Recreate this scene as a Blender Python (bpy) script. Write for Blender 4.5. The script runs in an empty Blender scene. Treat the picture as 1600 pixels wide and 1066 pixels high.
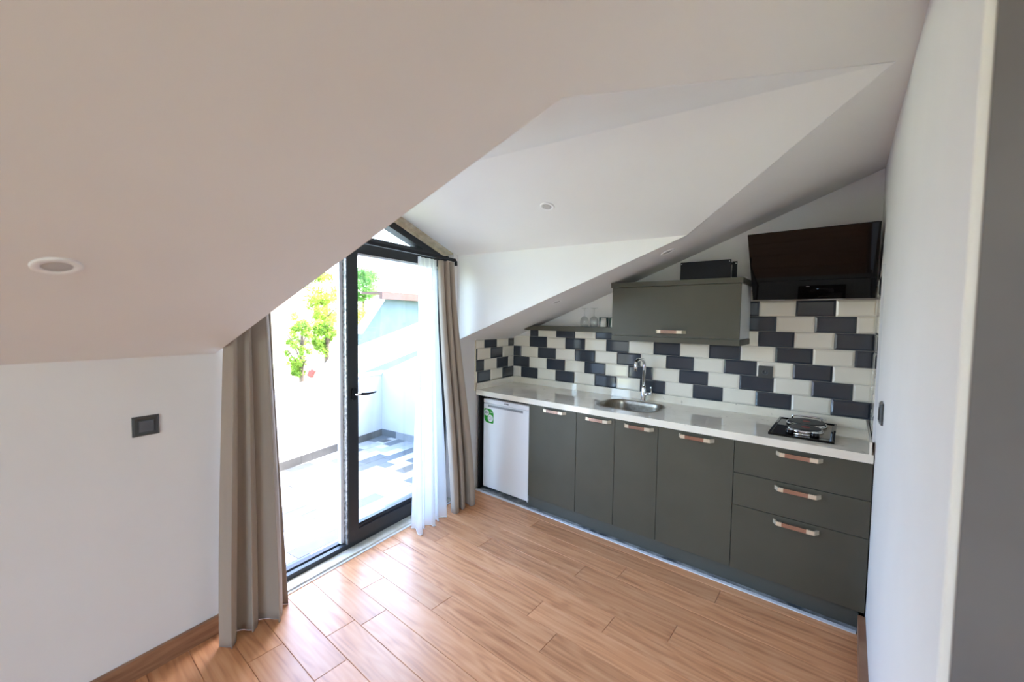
import bpy, bmesh, math, random
from mathutils import Vector, Matrix
rnd = random.Random(7)
SC = bpy.context.scene
COL = SC.collection

# ------------------------------------------------------------------ camera
CAM_YAW, CAM_PITCH, CAM_ROLL = -0.6871, -0.0509, 0.0143
CAM_POS = Vector((2.5713, -3.1631, 1.4766))
def _cam():
    cd = bpy.data.cameras.new('camera'); co = bpy.data.objects.new('camera', cd); COL.objects.link(co)
    f = Vector((math.cos(CAM_PITCH)*math.sin(CAM_YAW), math.cos(CAM_PITCH)*math.cos(CAM_YAW), math.sin(CAM_PITCH)))
    r = Vector((math.cos(CAM_YAW), -math.sin(CAM_YAW), 0)); u = r.cross(f)
    c, s = math.cos(CAM_ROLL), math.sin(CAM_ROLL)
    R, U = c*r+s*u, -s*r+c*u
    M = Matrix((R, U, -f)).transposed().to_4x4(); M.translation = CAM_POS
    co.matrix_world = M
    cd.sensor_width = 36.0; cd.lens = 643.2/1600*36.0; cd.clip_start = 0.02; cd.clip_end = 400
    cd.dof.use_dof = True; cd.dof.focus_distance = 3.4; cd.dof.aperture_fstop = 2.4
    SC.camera = co
_cam()

# the door wall stands 7.6 degrees off square: t runs along it from the kitchen corner, n into the room
A = 0.1331
TV = Vector((math.sin(A), -math.cos(A), 0)); NV = Vector((math.cos(A), math.sin(A), 0))
def W(t, n, z): return TV*t + NV*n + Vector((0, 0, z))

# ------------------------------------------------------------------ sky, sun, window daylight, exposure
wd = bpy.data.worlds.new('sky'); SC.world = wd; wd.use_nodes = True
nt = wd.node_tree; nt.nodes.clear()
sky = nt.nodes.new('ShaderNodeTexSky'); sky.sky_type = 'NISHITA'; sky.sun_disc = False
sky.sun_elevation = math.radians(51); sky.sun_rotation = math.radians(10); sky.air_density = 1.0; sky.dust_density = 2.8; sky.ozone_density = 0.6
bg = nt.nodes.new('ShaderNodeBackground'); bg.inputs['Strength'].default_value = 1.2
wo = nt.nodes.new('ShaderNodeOutputWorld')
tint = nt.nodes.new('ShaderNodeMix'); tint.data_type = 'RGBA'; tint.blend_type = 'MULTIPLY'; tint.inputs['Factor'].default_value = 1.0
tint.inputs['B'].default_value = (0.98, 1.0, 1.05, 1)          # hazy daylight
nt.links.new(sky.outputs[0], tint.inputs['A']); nt.links.new(tint.outputs['Result'], bg.inputs[0]); nt.links.new(bg.outputs[0], wo.inputs[0])

def light(name, kind, loc, energy, color=(1, 1, 1), size=None, aim=None):
    ld = bpy.data.lights.new(name, kind); ld.energy = energy; ld.color = color
    lo = bpy.data.objects.new(name, ld); COL.objects.link(lo); lo.location = loc
    if kind == 'AREA': ld.shape = 'RECTANGLE'; ld.size, ld.size_y = size
    if aim is not None: lo.rotation_euler = (Vector(aim)-Vector(loc)).to_track_quat('-Z', 'Y').to_euler()
    return lo
SUN_DIR = (NV*-0.06 + TV*0.8 + Vector((0, 0, -1.0))).normalized()
sun = light('sun', 'SUN', (0, 0, 12), 1.3, (1.0, 0.98, 0.96)); sun.data.angle = 0.01
sun.rotation_euler = SUN_DIR.to_track_quat('-Z', 'Y').to_euler()
# sky light enters through the balcony door and through an added, unseen window behind the camera (portals only guide the sampling)
def portal(name, loc, size, aim):
    p = light(name, 'AREA', loc, 1.0, (1, 1, 1), size, aim); p.data.cycles.is_portal = True; return p
portal('portal_balcony_door', W(1.745, -0.17, 1.13), (1.7, 2.3), W(1.745, 2.0, 1.13))
portal('portal_added_window', (3.7, -6.47, 1.3), (1.7, 2.2), (3.7, 0, 1.3))
SC.view_settings.view_transform = 'Standard'; SC.view_settings.look = 'None'
SC.view_settings.exposure = 1.68; SC.view_settings.gamma = 1.0
SC.view_settings.use_curve_mapping = False
try:
    SC.cycles.max_bounces = 14; SC.cycles.diffuse_bounces = 6; SC.cycles.transparent_max_bounces = 24
    SC.cycles.sample_clamp_indirect = 6
except Exception: pass

# ------------------------------------------------------------------ helpers
def lin(c):
    return tuple((x/12.92 if x <= 0.04045 else ((x+0.055)/1.055)**2.4) for x in c)
def rgb(r, g, b): return lin((r/255, g/255, b/255))
def mat(name, col, rough=0.5, metal=0.0, spec=0.5, coat=0.0, **k):
    m = bpy.data.materials.new(name); m.use_nodes = True
    b = m.node_tree.nodes['Principled BSDF']
    b.inputs['Base Color'].default_value = (*col, 1); b.inputs['Roughness'].default_value = rough
    b.inputs['Metallic'].default_value = metal; b.inputs['Specular IOR Level'].default_value = spec
    b.inputs['Coat Weight'].default_value = coat
    for kk, v in k.items(): b.inputs[kk.replace('_', ' ')].default_value = v
    return m
def N(m, t): return m.node_tree.nodes.new(t)
def L(m, a, b): m.node_tree.links.new(a, b)
def bsdf(m): return m.node_tree.nodes['Principled BSDF']
def noisy(m, c1, c2, scale=6.0, detail=4, coord='Object', stretch=(1, 1, 1), lo=0.35, hi=0.65, bump=0.0, bscale=None):
    tc = N(m, 'ShaderNodeTexCoord'); mp = N(m, 'ShaderNodeMapping'); mp.inputs['Scale'].default_value = stretch
    nz = N(m, 'ShaderNodeTexNoise'); nz.inputs['Scale'].default_value = scale; nz.inputs['Detail'].default_value = detail
    cr = N(m, 'ShaderNodeValToRGB'); cr.color_ramp.elements[0].position = lo; cr.color_ramp.elements[1].position = hi
    cr.color_ramp.elements[0].color = (*c1, 1); cr.color_ramp.elements[1].color = (*c2, 1)
    L(m, tc.outputs[coord], mp.inputs[0]); L(m, mp.outputs[0], nz.inputs['Vector']); L(m, nz.outputs['Fac'], cr.inputs[0])
    L(m, cr.outputs[0], bsdf(m).inputs['Base Color'])
    if bump:
        n2 = N(m, 'ShaderNodeTexNoise'); n2.inputs['Scale'].default_value = bscale or scale*6
        L(m, mp.outputs[0], n2.inputs['Vector'])
        bp = N(m, 'ShaderNodeBump'); bp.inputs['Strength'].default_value = bump; bp.inputs['Distance'].default_value = 0.002
        L(m, n2.outputs['Fac'], bp.inputs['Height']); L(m, bp.outputs[0], bsdf(m).inputs['Normal'])
    return m

def mk(name, bm, m, parent=None, smooth=False, fix=True):
    if fix: bmesh.ops.recalc_face_normals(bm, faces=bm.faces)
    me = bpy.data.meshes.new(name); bm.to_mesh(me); bm.free()
    for x in (m if isinstance(m, (list, tuple)) else [m]): me.materials.append(x)
    if smooth:
        for p in me.polygons: p.use_smooth = True
    o = bpy.data.objects.new(name, me); COL.objects.link(o)
    if parent is not None: o.parent = parent
    return o
def inst(name, me, parent, loc=(0, 0, 0), rot=None):
    o = bpy.data.objects.new(name, me); COL.objects.link(o); o.parent = parent; o.location = loc
    if rot is not None: o.rotation_euler = rot
    return o
def tag(o, label, cat=None, group=None, kind=None):
    o['label'] = label
    if cat: o['category'] = cat
    if group: o['group'] = group
    if kind: o['kind'] = kind
    return o
def thing(name, label, cat, loc=(0, 0, 0), rz=0.0, group=None):
    o = bpy.data.objects.new(name, None); COL.objects.link(o); o.location = loc; o.rotation_euler = (0, 0, rz)
    o.empty_display_size = 0.1
    return tag(o, label, cat, group)
def struct(o, label=None):
    o['kind'] = 'structure'
    if label: o['label'] = label
    return o
def box(bm, x0, x1, y0, y1, z0, z1, bev=0.0, mi=0, f=None):
    vs = [Vector((x, y, z)) for z in (z0, z1) for y in (y0, y1) for x in (x0, x1)]
    if f: vs = [Vector(f(*v)) for v in vs]
    v = [bm.verts.new(p) for p in vs]
    fs = [bm.faces.new([v[i] for i in q]) for q in ((0, 2, 3, 1), (4, 5, 7, 6), (0, 1, 5, 4), (2, 6, 7, 3), (0, 4, 6, 2), (1, 3, 7, 5))]
    for q in fs: q.material_index = mi
    if bev:
        es = list({e for q in fs for e in q.edges})
        bmesh.ops.bevel(bm, geom=es, offset=bev, segments=2, affect='EDGES', profile=0.7)
    return fs
def boxo(name, x0, x1, y0, y1, z0, z1, m, parent=None, bev=0.0, f=None):
    bm = bmesh.new(); box(bm, x0, x1, y0, y1, z0, z1, bev, 0, f); return mk(name, bm, m, parent)
def slab(outer, holes, mp, d0, d1):
    """flat plate with holes; mp(u, v, d) -> xyz"""
    bm = bmesh.new(); es = []; rings = []
    for ring in [outer]+list(holes):
        v = [bm.verts.new(mp(a, b, d0)) for a, b in ring]; rings.append((ring, v))
        es += [bm.edges.new((v[i], v[(i+1) % len(v)])) for i in range(len(v))]
    r = bmesh.ops.triangle_fill(bm, edges=es, use_beauty=True)
    faces = [g for g in r['geom'] if isinstance(g, bmesh.types.BMFace)]
    top = {}
    for ring, v in rings:
        for (a, b), q in zip(ring, v): top[q] = bm.verts.new(mp(a, b, d1))
    for q in faces: bm.faces.new([top[x] for x in q.verts])
    for ring, v in rings:
        for i in range(len(v)):
            j = (i+1) % len(v); bm.faces.new((v[i], v[j], top[v[j]], top[v[i]]))
    return bm
def lathe(bm, prof, seg=24, c=(0, 0, 0), cap=True, mi=0):
    rows = []
    for r, z in prof:
        rows.append([bm.verts.new((c[0]+r*math.cos(2*math.pi*k/seg), c[1]+r*math.sin(2*math.pi*k/seg), c[2]+z)) for k in range(seg)])
    for a, b in zip(rows, rows[1:]):
        for k in range(seg):
            q = bm.faces.new((a[k], a[(k+1) % seg], b[(k+1) % seg], b[k])); q.material_index = mi
    if cap:
        for row in (rows[0], rows[-1]): bm.faces.new(row).material_index = mi
    return rows
def tube(bm, pts, rad, seg=12, mi=0, cap=True):
    pts = [Vector(p) for p in pts]; rows = []; prev = None
    for i, p in enumerate(pts):
        d = (pts[min(i+1, len(pts)-1)]-pts[max(i-1, 0)]).normalized()
        if prev is None:
            up = Vector((0, 0, 1)) if abs(d.z) < 0.9 else Vector((1, 0, 0)); a = d.cross(up).normalized()
        else: a = (prev-d*prev.dot(d)).normalized()
        prev = a; b = d.cross(a); r = rad[i] if isinstance(rad, (list, tuple)) else rad
        rows.append([bm.verts.new(p+(a*math.cos(2*math.pi*k/seg)+b*math.sin(2*math.pi*k/seg))*r) for k in range(seg)])
    for a, b in zip(rows, rows[1:]):
        for k in range(seg):
            q = bm.faces.new((a[k], a[(k+1) % seg], b[(k+1) % seg], b[k])); q.material_index = mi
    if cap: bm.faces.new(rows[0]); bm.faces.new(rows[-1])
def rrect(x0, x1, y0, y1, r, seg=6):
    out = []
    for cx, cy, a0 in ((x1-r, y1-r, 0), (x0+r, y1-r, 90), (x0+r, y0+r, 180), (x1-r, y0+r, 270)):
        for k in range(seg+1):
            a = math.radians(a0+90*k/seg); out.append((cx+r*math.cos(a), cy+r*math.sin(a)))
    return out
XY = lambda a, b, d: (a, b, d)
XZ = lambda a, b, d: (a, d, b)
TZ = lambda a, b, d: W(a, d, b)
def text_mesh(name, s, size, m, parent, mtx, ext=0.0003):
    cu = bpy.data.curves.new(name, 'FONT'); cu.body = s; cu.size = size; cu.extrude = ext; cu.align_x = 'CENTER'; cu.align_y = 'CENTER'
    tmp = bpy.data.objects.new('tmp', cu); COL.objects.link(tmp)
    me = bpy.data.meshes.new_from_object(tmp); bpy.data.objects.remove(tmp); bpy.data.curves.remove(cu)
    me.materials.append(m); o = bpy.data.objects.new(name, me); COL.objects.link(o); o.parent = parent; o.matrix_local = mtx
    return o

# ------------------------------------------------------------------ materials
M_WALL = noisy(mat('wall_paint', rgb(236, 233, 231), 0.6, spec=0.25), rgb(235, 232, 230), rgb(238, 235, 233), 3, bump=0.05, bscale=90)
M_CEIL = noisy(mat('ceiling_paint', rgb(240, 238, 236), 0.7, spec=0.2), rgb(239, 237, 235), rgb(241, 240, 238), 2, bump=0.03, bscale=90)
M_GREY = noisy(mat('grey_paint', rgb(116, 112, 113), 0.6, spec=0.25), rgb(112, 108, 109), rgb(120, 116, 117), 4)
M_OUT = noisy(mat('outdoor_render', rgb(174, 175, 177), 0.8), rgb(170, 172, 174), rgb(178, 179, 181), 3, bump=0.1)
M_ROOF = noisy(mat('pale_roof', rgb(178, 177, 175), 0.8), rgb(168, 167, 165), rgb(186, 185, 183), 4)
M_CAB = noisy(mat('olive_grey_lacquer', rgb(80, 77, 65), 0.4, spec=0.4), rgb(79, 76, 64), rgb(82, 79, 67), 5)
M_CABDK = mat('cabinet_dark_edge', rgb(28, 28, 27), 0.5)
M_CARC = mat('white_carcass', rgb(226, 226, 224), 0.4)
M_PLINTH = mat('plinth_lacquer', rgb(78, 79, 72), 0.4)
M_WHT = mat('white_tile_glaze', rgb(243, 236, 221), 0.09, spec=0.55)
M_DRK = mat('dark_tile_glaze', rgb(60, 65, 74), 0.08, spec=0.6)
M_GROUT = noisy(mat('grout', rgb(190, 183, 172), 0.9), rgb(182, 174, 163), rgb(198, 191, 181), 30)
M_ALU = mat('anthracite_aluminium', rgb(50, 54, 58), 0.42, 0.2)
M_ALUIN = mat('black_gasket', rgb(14, 16, 24), 0.45)
M_EDGE = noisy(mat('milled_metal', rgb(150, 150, 148), 0.35, 0.7), rgb(110, 110, 110), rgb(185, 184, 180), 60)
M_CHROME = mat('chrome', (0.82, 0.83, 0.85), 0.06, 1.0)
M_STEEL = noisy(mat('brushed_steel', rgb(158, 149, 134), 0.32, 1.0), rgb(146, 137, 123), rgb(168, 159, 145), 40, stretch=(1, 12, 1))
M_CHAMP = mat('champagne_metal', rgb(240, 226, 200), 0.25, 0.55)
M_COPPER = mat('copper_brown', rgb(186, 156, 140), 0.22, 0.85)
M_BLK = mat('black_glass', (0.004, 0.003, 0.003), 0.04, spec=0.3)
M_BLKM = mat('black_metal', (0.007, 0.008, 0.011), 0.38, 0.0, 0.3)
M_HOBP = mat('cast_iron_plate', (0.02, 0.019, 0.019), 0.5)
M_RED = mat('red_marker', rgb(150, 24, 22), 0.5)
M_FRIDGE = mat('fridge_white', rgb(240, 240, 241), 0.3)
M_FRGREY = mat('fridge_grey', rgb(150, 152, 156), 0.4)
M_GREEN = mat('sticker_green', rgb(30, 150, 36), 0.4)
M_PAPER = mat('sticker_white', rgb(226, 228, 226), 0.5)
M_INK = mat('dark_ink', rgb(40, 40, 56), 0.6)
M_SWITCH = mat('graphite_plastic', rgb(74, 76, 76), 0.35, 0.2)
M_SWITCH2 = mat('graphite_rocker', rgb(92, 93, 96), 0.3, 0.2)
M_LAMP = mat('downlight_white', rgb(246, 245, 244), 0.5)
M_LAMPD = mat('downlight_diffuser', rgb(196, 194, 192), 0.5)
M_FOAM = noisy(mat('cream_filler', rgb(214, 203, 176), 0.85), rgb(196, 184, 156), rgb(226, 216, 192), 18, bump=0.3)
M_SILL = noisy(mat('cream_marble', rgb(214, 210, 196), 0.25), rgb(196, 190, 172), rgb(228, 225, 214), 9)
M_STRIP = mat('silver_strip', rgb(232, 238, 244), 0.3, 0.15)
M_SCREED = noisy(mat('grey_marble_strip', rgb(110, 116, 120), 0.4), rgb(62, 68, 74), rgb(170, 174, 176), 14, 8)
M_SHELFC = mat('teal_ceramic', rgb(62, 100, 92), 0.3)
M_MUG = mat('white_ceramic', rgb(214, 214, 206), 0.3)
M_BARK = noisy(mat('bark', rgb(92, 74, 58), 0.9), rgb(70, 56, 44), rgb(112, 92, 74), 10)
M_REDTHING = mat('red_clay', rgb(150, 52, 44), 0.7)
M_SKIRT = noisy(mat('wood_baseboard', rgb(150, 108, 80), 0.4), rgb(138, 96, 70), rgb(164, 122, 92), 7, stretch=(1, 1, 8))

def quartz():
    m = mat('cream_quartz', rgb(238, 230, 214), 0.03, spec=0.65)
    noisy(m, rgb(243, 235, 219), rgb(236, 227, 210), 7, 8, lo=0.4, hi=0.62)
    vo = N(m, 'ShaderNodeTexNoise'); vo.inputs['Scale'].default_value = 26; vo.inputs['Detail'].default_value = 6
    tc = N(m, 'ShaderNodeTexCoord'); L(m, tc.outputs['Object'], vo.inputs['Vector'])
    cr = N(m, 'ShaderNodeValToRGB'); cr.color_ramp.elements[0].position = 0.66; cr.color_ramp.elements[1].position = 0.74
    cr.color_ramp.elements[0].color = (0, 0, 0, 1); cr.color_ramp.elements[1].color = (1, 1, 1, 1)
    mx = N(m, 'ShaderNodeMix'); mx.data_type = 'RGBA'; mx.inputs['B'].default_value = (*rgb(200, 190, 174), 1)
    old = bsdf(m).inputs['Base Color'].links[0].from_socket
    L(m, vo.outputs['Fac'], cr.inputs[0]); L(m, cr.outputs[0], mx.inputs['Factor']); L(m, old, mx.inputs['A']); L(m, mx.outputs['Result'], bsdf(m).inputs['Base Color'])
    return m
M_QUARTZ = quartz()

def wood():
    m = mat('oak_laminate', rgb(178, 122, 84), 0.34, spec=0.5)
    tc = N(m, 'ShaderNodeTexCoord'); oi = N(m, 'ShaderNodeObjectInfo')
    cmb = N(m, 'ShaderNodeCombineXYZ'); mul = N(m, 'ShaderNodeMath'); mul.operation = 'MULTIPLY'; mul.inputs[1].default_value = 37.0
    L(m, oi.outputs['Random'], mul.inputs[0]); L(m, mul.outputs[0], cmb.inputs[0]); L(m, mul.outputs[0], cmb.inputs[2])
    ad = N(m, 'ShaderNodeVectorMath'); ad.operation = 'ADD'; L(m, tc.outputs['Object'], ad.inputs[0]); L(m, cmb.outputs[0], ad.inputs[1])
    mp = N(m, 'ShaderNodeMapping'); mp.inputs['Scale'].default_value = (1.0, 6.0, 1.0); L(m, ad.outputs[0], mp.inputs[0])
    n1 = N(m, 'ShaderNodeTexNoise'); n1.inputs['Scale'].default_value = 1.7; n1.inputs['Detail'].default_value = 1.5; n1.inputs['Distortion'].default_value = 0.15
    L(m, mp.outputs[0], n1.inputs['Vector'])
    # cathedral rings: bands of the smooth noise field
    k = N(m, 'ShaderNodeMath'); k.operation = 'MULTIPLY'; k.inputs[1].default_value = 46.0; L(m, n1.outputs['Fac'], k.inputs[0])
    sn = N(m, 'ShaderNodeMath'); sn.operation = 'SINE'; L(m, k.outputs[0], sn.inputs[0])
    mp2 = N(m, 'ShaderNodeMapping'); mp2.inputs['Scale'].default_value = (0.8, 26.0, 1.0); L(m, ad.outputs[0], mp2.inputs[0])
    n2 = N(m, 'ShaderNodeTexNoise'); n2.inputs['Scale'].default_value = 2.0; n2.inputs['Detail'].default_value = 5; L(m, mp2.outputs[0], n2.inputs['Vector'])
    mix = N(m, 'ShaderNodeMath'); mix.operation = 'MULTIPLY_ADD'; mix.inputs[1].default_value = 0.085; L(m, sn.outputs[0], mix.inputs[0]); L(m, n2.outputs['Fac'], mix.inputs[2])
    cr = N(m, 'ShaderNodeValToRGB'); e = cr.color_ramp.elements
    e[0].position = 0.15; e[0].color = (*rgb(172, 110, 72), 1); e[1].position = 0.9; e[1].color = (*rgb(231, 177, 134), 1)
    e2 = cr.color_ramp.elements.new(0.48); e2.color = (*rgb(213, 151, 106), 1)
    L(m, mix.outputs[0], cr.inputs[0])
    hs = N(m, 'ShaderNodeHueSaturation'); mr = N(m, 'ShaderNodeMapRange'); mr.inputs['To Min'].default_value = 0.9; mr.inputs['To Max'].default_value = 1.1
    L(m, oi.outputs['Random'], mr.inputs[0]); L(m, mr.outputs[0], hs.inputs['Value']); L(m, cr.outputs[0], hs.inputs['Color'])
    L(m, hs.outputs[0], bsdf(m).inputs['Base Color'])
    bp = N(m, 'ShaderNodeBump'); bp.inputs['Strength'].default_value = 0.12; bp.inputs['Distance'].default_value = 0.001
    L(m, mix.outputs[0], bp.inputs['Height']); L(m, bp.outputs[0], bsdf(m).inputs['Normal'])
    return m
M_WOOD = wood()
M_UNDER = mat('plank_joint', rgb(176, 128, 96), 0.8)

def cloth(name, col, transl):
    m = bpy.data.materials.new(name); m.use_nodes = True; nt = m.node_tree
    b = nt.nodes['Principled BSDF']; out = nt.nodes['Material Output']
    b.inputs['Base Color'].default_value = (*col, 1); b.inputs['Roughness'].default_value = 0.85; b.inputs['Specular IOR Level'].default_value = 0.15
    b.inputs['Sheen Weight'].default_value = 0.2
    tr = nt.nodes.new('ShaderNodeBsdfTranslucent'); tr.inputs['Color'].default_value = (*col, 1)
    mx = nt.nodes.new('ShaderNodeMixShader'); mx.inputs[0].default_value = transl
    nt.links.new(b.outputs[0], mx.inputs[1]); nt.links.new(tr.outputs[0], mx.inputs[2]); nt.links.new(mx.outputs[0], out.inputs[0])
    tc = nt.nodes.new('ShaderNodeTexCoord'); nz = nt.nodes.new('ShaderNodeTexNoise'); nz.inputs['Scale'].default_value = 900
    bp = nt.nodes.new('ShaderNodeBump'); bp.inputs['Strength'].default_value = 0.08; bp.inputs['Distance'].default_value = 0.001
    nt.links.new(tc.outputs['Object'], nz.inputs['Vector']); nt.links.new(nz.outputs['Fac'], bp.inputs['Height']); nt.links.new(bp.outputs[0], b.inputs['Normal'])
    return m
M_TAUPE = cloth('taupe_cloth', rgb(176, 163, 149), 0.05)
def sheer():
    m = cloth('white_voile', rgb(244, 246, 248), 0.5); nt = m.node_tree; out = nt.nodes['Material Output']
    src = out.inputs[0].links[0].from_socket; tp = nt.nodes.new('ShaderNodeBsdfTransparent'); mx = nt.nodes.new('ShaderNodeMixShader'); mx.inputs[0].default_value = 0.32
    nt.links.new(src, mx.inputs[1]); nt.links.new(tp.outputs[0], mx.inputs[2]); nt.links.new(mx.outputs[0], out.inputs[0])
    return m
M_SHEER = sheer()
M_HEM = cloth('white_hem', rgb(246, 247, 248), 0.3)
def glass(name, tint, refl=0.06):
    m = bpy.data.materials.new(name); m.use_nodes = True; nt = m.node_tree; nt.nodes.clear()
    out = nt.nodes.new('ShaderNodeOutputMaterial'); tp = nt.nodes.new('ShaderNodeBsdfTransparent'); tp.inputs[0].default_value = (*tint, 1)
    gl = nt.nodes.new('ShaderNodeBsdfGlossy'); gl.inputs['Roughness'].default_value = 0.0
    lw = nt.nodes.new('ShaderNodeLayerWeight'); lw.inputs[0].default_value = 0.5
    pw = nt.nodes.new('ShaderNodeMath'); pw.operation = 'POWER'; pw.inputs[1].default_value = 4.0; nt.links.new(lw.outputs['Facing'], pw.inputs[0])
    fr = nt.nodes.new('ShaderNodeMath'); fr.operation = 'MULTIPLY_ADD'; fr.inputs[1].default_value = 0.8; fr.inputs[2].default_value = refl*0.6; nt.links.new(pw.outputs[0], fr.inputs[0])
    mx = nt.nodes.new('ShaderNodeMixShader'); nt.links.new(fr.outputs[0], mx.inputs[0])
    nt.links.new(tp.outputs[0], mx.inputs[1]); nt.links.new(gl.outputs[0], mx.inputs[2]); nt.links.new(mx.outputs[0], out.inputs[0])
    return m
M_GLASS = glass('window_glass', (0.93, 0.97, 0.97))
M_WINE = glass('drinking_glass', (0.95, 0.96, 0.96), 0.12)

def leafmat(name, c1, c2):
    m = mat(name, c1, 0.6); noisy(m, c1, c2, 3.5, 3)
    b = bsdf(m); out = m.node_tree.nodes['Material Output']
    tr = N(m, 'ShaderNodeBsdfTranslucent'); tr.inputs[0].default_value = (*c2, 1); mx = N(m, 'ShaderNodeMixShader'); mx.inputs[0].default_value = 0.35
    L(m, b.outputs[0], mx.inputs[1]); L(m, tr.outputs[0], mx.inputs[2]); L(m, mx.outputs[0], out.inputs[0])
    return m
M_LEAF1 = leafmat('leaf_lime', rgb(78, 118, 30), rgb(142, 168, 56))
M_LEAF2 = leafmat('leaf_green', rgb(60, 118, 50), rgb(120, 160, 80))
M_LEAF3 = leafmat('leaf_yellow', rgb(112, 142, 46), rgb(168, 186, 76))
M_TT = [noisy(mat('stone_'+n, c, 0.5), tuple(x*0.86 for x in c), c, 14, 8) for n, c in
        (('pale', rgb(132, 136, 139)), ('cream', rgb(158, 160, 161)), ('grey', rgb(76, 82, 86)), ('taupe', rgb(84, 82, 77)))]

# ------------------------------------------------------------------ the shell
KNEE, MS = 1.305, 0.398                      # knee wall height, main roof slope
DT0, DT1, DEAVE, DRIDGE = 0.88, 2.596, 1.985, 2.27
DTM = 1.785; DSL = (DRIDGE-DEAVE)/(DTM-DT0); DSL2 = (DRIDGE-DEAVE)/(DT1-DTM)
NE, NR = (DEAVE-KNEE)/MS, (DRIDGE-KNEE)/MS
XR = 2.687                                   # right kitchen wall
YG = -2.35                                   # outer corner with the grey wall
YB, XB = -6.5, 4.6                           # rear wall and far right wall
def slope_z(n): return KNEE+MS*n
def xw(y): return -y*math.tan(A)             # x of the door wall at y
def nz(x, y): return x*math.cos(A)+y*math.sin(A)

# floor: slab and planks
floor = mk('floor', slab([(-0.0, 0.1), (XB+0.1, 0.1), (XB+0.1, YB-0.1), (xw(YB-0.1), YB-0.1)], [], XY, -0.12, -0.009), M_UNDER); struct(floor, 'wood laminate floor of the attic room')
PW = 0.1428; known = {1: 2.081, 2: 1.595, 4: 1.982, 7: 0.342, 8: 0.99, 10: 0.815, 11: 1.98, 12: 0.951, 13: 0.648}
kstart = -0.645
def plank(x0, x1, y0, y1):
    # clip by the door wall on the left
    g = 0.0008; xa0 = max(x0, xw(y1)+0.004); xa1 = max(x0, xw(y0)+0.004)
    if x1-max(xa0, xa1) < 0.02: return
    cx, cy = (x0+x1)/2, (y0+y1)/2
    P = [(xa1+g-cx, y0+g-cy), (x1-g-cx, y0+g-cy), (x1-g-cx, y1-g-cy), (xa0+g-cx, y1-g-cy)]
    bm = bmesh.new(); h = 0.0012
    lo = [bm.verts.new((a, b, -0.008)) for a, b in P]; mid = [bm.verts.new((a, b, -h)) for a, b in P]
    ins = [(h, h), (-h, h), (-h, -h), (h, -h)]; up = [bm.verts.new((a+i, b+j, 0)) for (a, b), (i, j) in zip(P, ins)]
    bm.faces.new(up)
    for q, r in ((lo, mid), (mid, up)):
        for i in range(4): bm.faces.new((q[i], q[(i+1) % 4], r[(i+1) % 4], r[i]))
    o = mk('plank', bm, M_WOOD, floor); o.location = (cx, cy, 0)
ys = [kstart]+[-0.71-PW*k for k in range(0, 42)]
for k in range(len(ys)-1):
    y1, y0 = ys[k], max(ys[k+1], YB+0.002)
    if y1-y0 < 0.02: break
    j = known.get(k, rnd.uniform(0.1, 1.2)); xs = sorted({round(j+1.22*i, 4) for i in range(-3, 6)})
    lo, hi = xw(y1)-0.0, (XR-0.002 if y0 > YG else XB-0.002)
    xs = [lo]+[x for x in xs if lo+0.03 < x < hi-0.03]+[hi]
    for a, b in zip(xs, xs[1:]): plank(a, b, y0, y1)

# back (kitchen) wall
wall_back = mk('wall_back', slab([(-0.1, -0.12), (XR+0.15, -0.12), (XR+0.15, 2.45), (-0.1, KNEE-0.03)], [], XZ, 0.0, 0.1), M_WALL)
struct(wall_back, 'white kitchen wall under the sloping ceiling')
# door wall with the balcony opening reaching into the gable
FO0, FO1 = 0.93, 2.56
def gz(t): return DEAVE+DSL*(t-DT0) if t <= DTM else DEAVE+DSL2*(DT1-t)
wall_left = mk('wall_left', slab([(-0.05, -0.12), (FO0, -0.12), (FO0, gz(FO0)+0.02), (DT0-0.08, DEAVE+0.02), (DT0-0.08, KNEE+0.01), (-0.05, KNEE+0.01)], [], TZ, 0.0, -0.22), M_WALL)
struct(wall_left, 'white knee wall with the balcony door')
b2 = mk('knee_wall_panel', slab([(FO1, -0.12), (6.9, -0.12), (6.9, KNEE+0.01), (DT1+0.08, KNEE+0.01), (DT1+0.08, DEAVE+0.02), (FO1, gz(FO1)+0.02)], [], TZ, 0.0, -0.22), M_WALL, wall_left)
# right wall (kitchen side), its grey outer end and the room behind the camera
wall_right = boxo('wall_right', XR, XR+0.12, YG, 0.0, -0.12, 2.55, M_WALL, None, 0.004); struct(wall_right, 'white side wall right of the kitchen')
wall_grey = boxo('wall_front', XR+0.012, XB, YG-0.004, YG+0.1, -0.12, 3.3, M_GREY); struct(wall_grey, 'dark grey wall beyond the white corner')
wall_far = mk('wall_far_right', slab([(YB, -0.12), (YG+0.1, -0.12), (YG+0.1, 3.3), (YB, 3.0)], [], lambda a, b, d: (d, a, b), XB, XB+0.1), M_WALL); struct(wall_far)
WX0, WX1, WZ0, WZ1 = 2.85, 4.55, 0.2, 2.35  # unseen window opening, added and sized to brighten the room
rz = lambda x: slope_z(nz(x, YB))
wall_rear = mk('wall_rear', slab([(0.6, -0.12), (XB, -0.12), (XB, rz(XB)+0.05), (0.6, rz(0.6)+0.1)], [[(WX0, WZ0), (WX1, WZ0), (WX1, WZ1), (WX0, WZ1)]], XZ, YB, YB-0.15), M_WALL); struct(wall_rear)

win = thing('added_window_1', 'x', None); del win['label']; struct(win, 'added unseen rear window behind the camera for fill light')
for a, b, c_, d_ in ((WX0, WX1, WZ0, WZ0+0.06), (WX0, WX1, WZ1-0.06, WZ1), (WX0, WX0+0.06, WZ0+0.06, WZ1-0.06), (WX1-0.06, WX1, WZ0+0.06, WZ1-0.06), ((WX0+WX1)/2-0.03, (WX0+WX1)/2+0.03, WZ0+0.06, WZ1-0.06)):
    boxo('added_window_frame', a, b, YB-0.12, YB-0.06, c_, d_, M_CARC, win)
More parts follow.
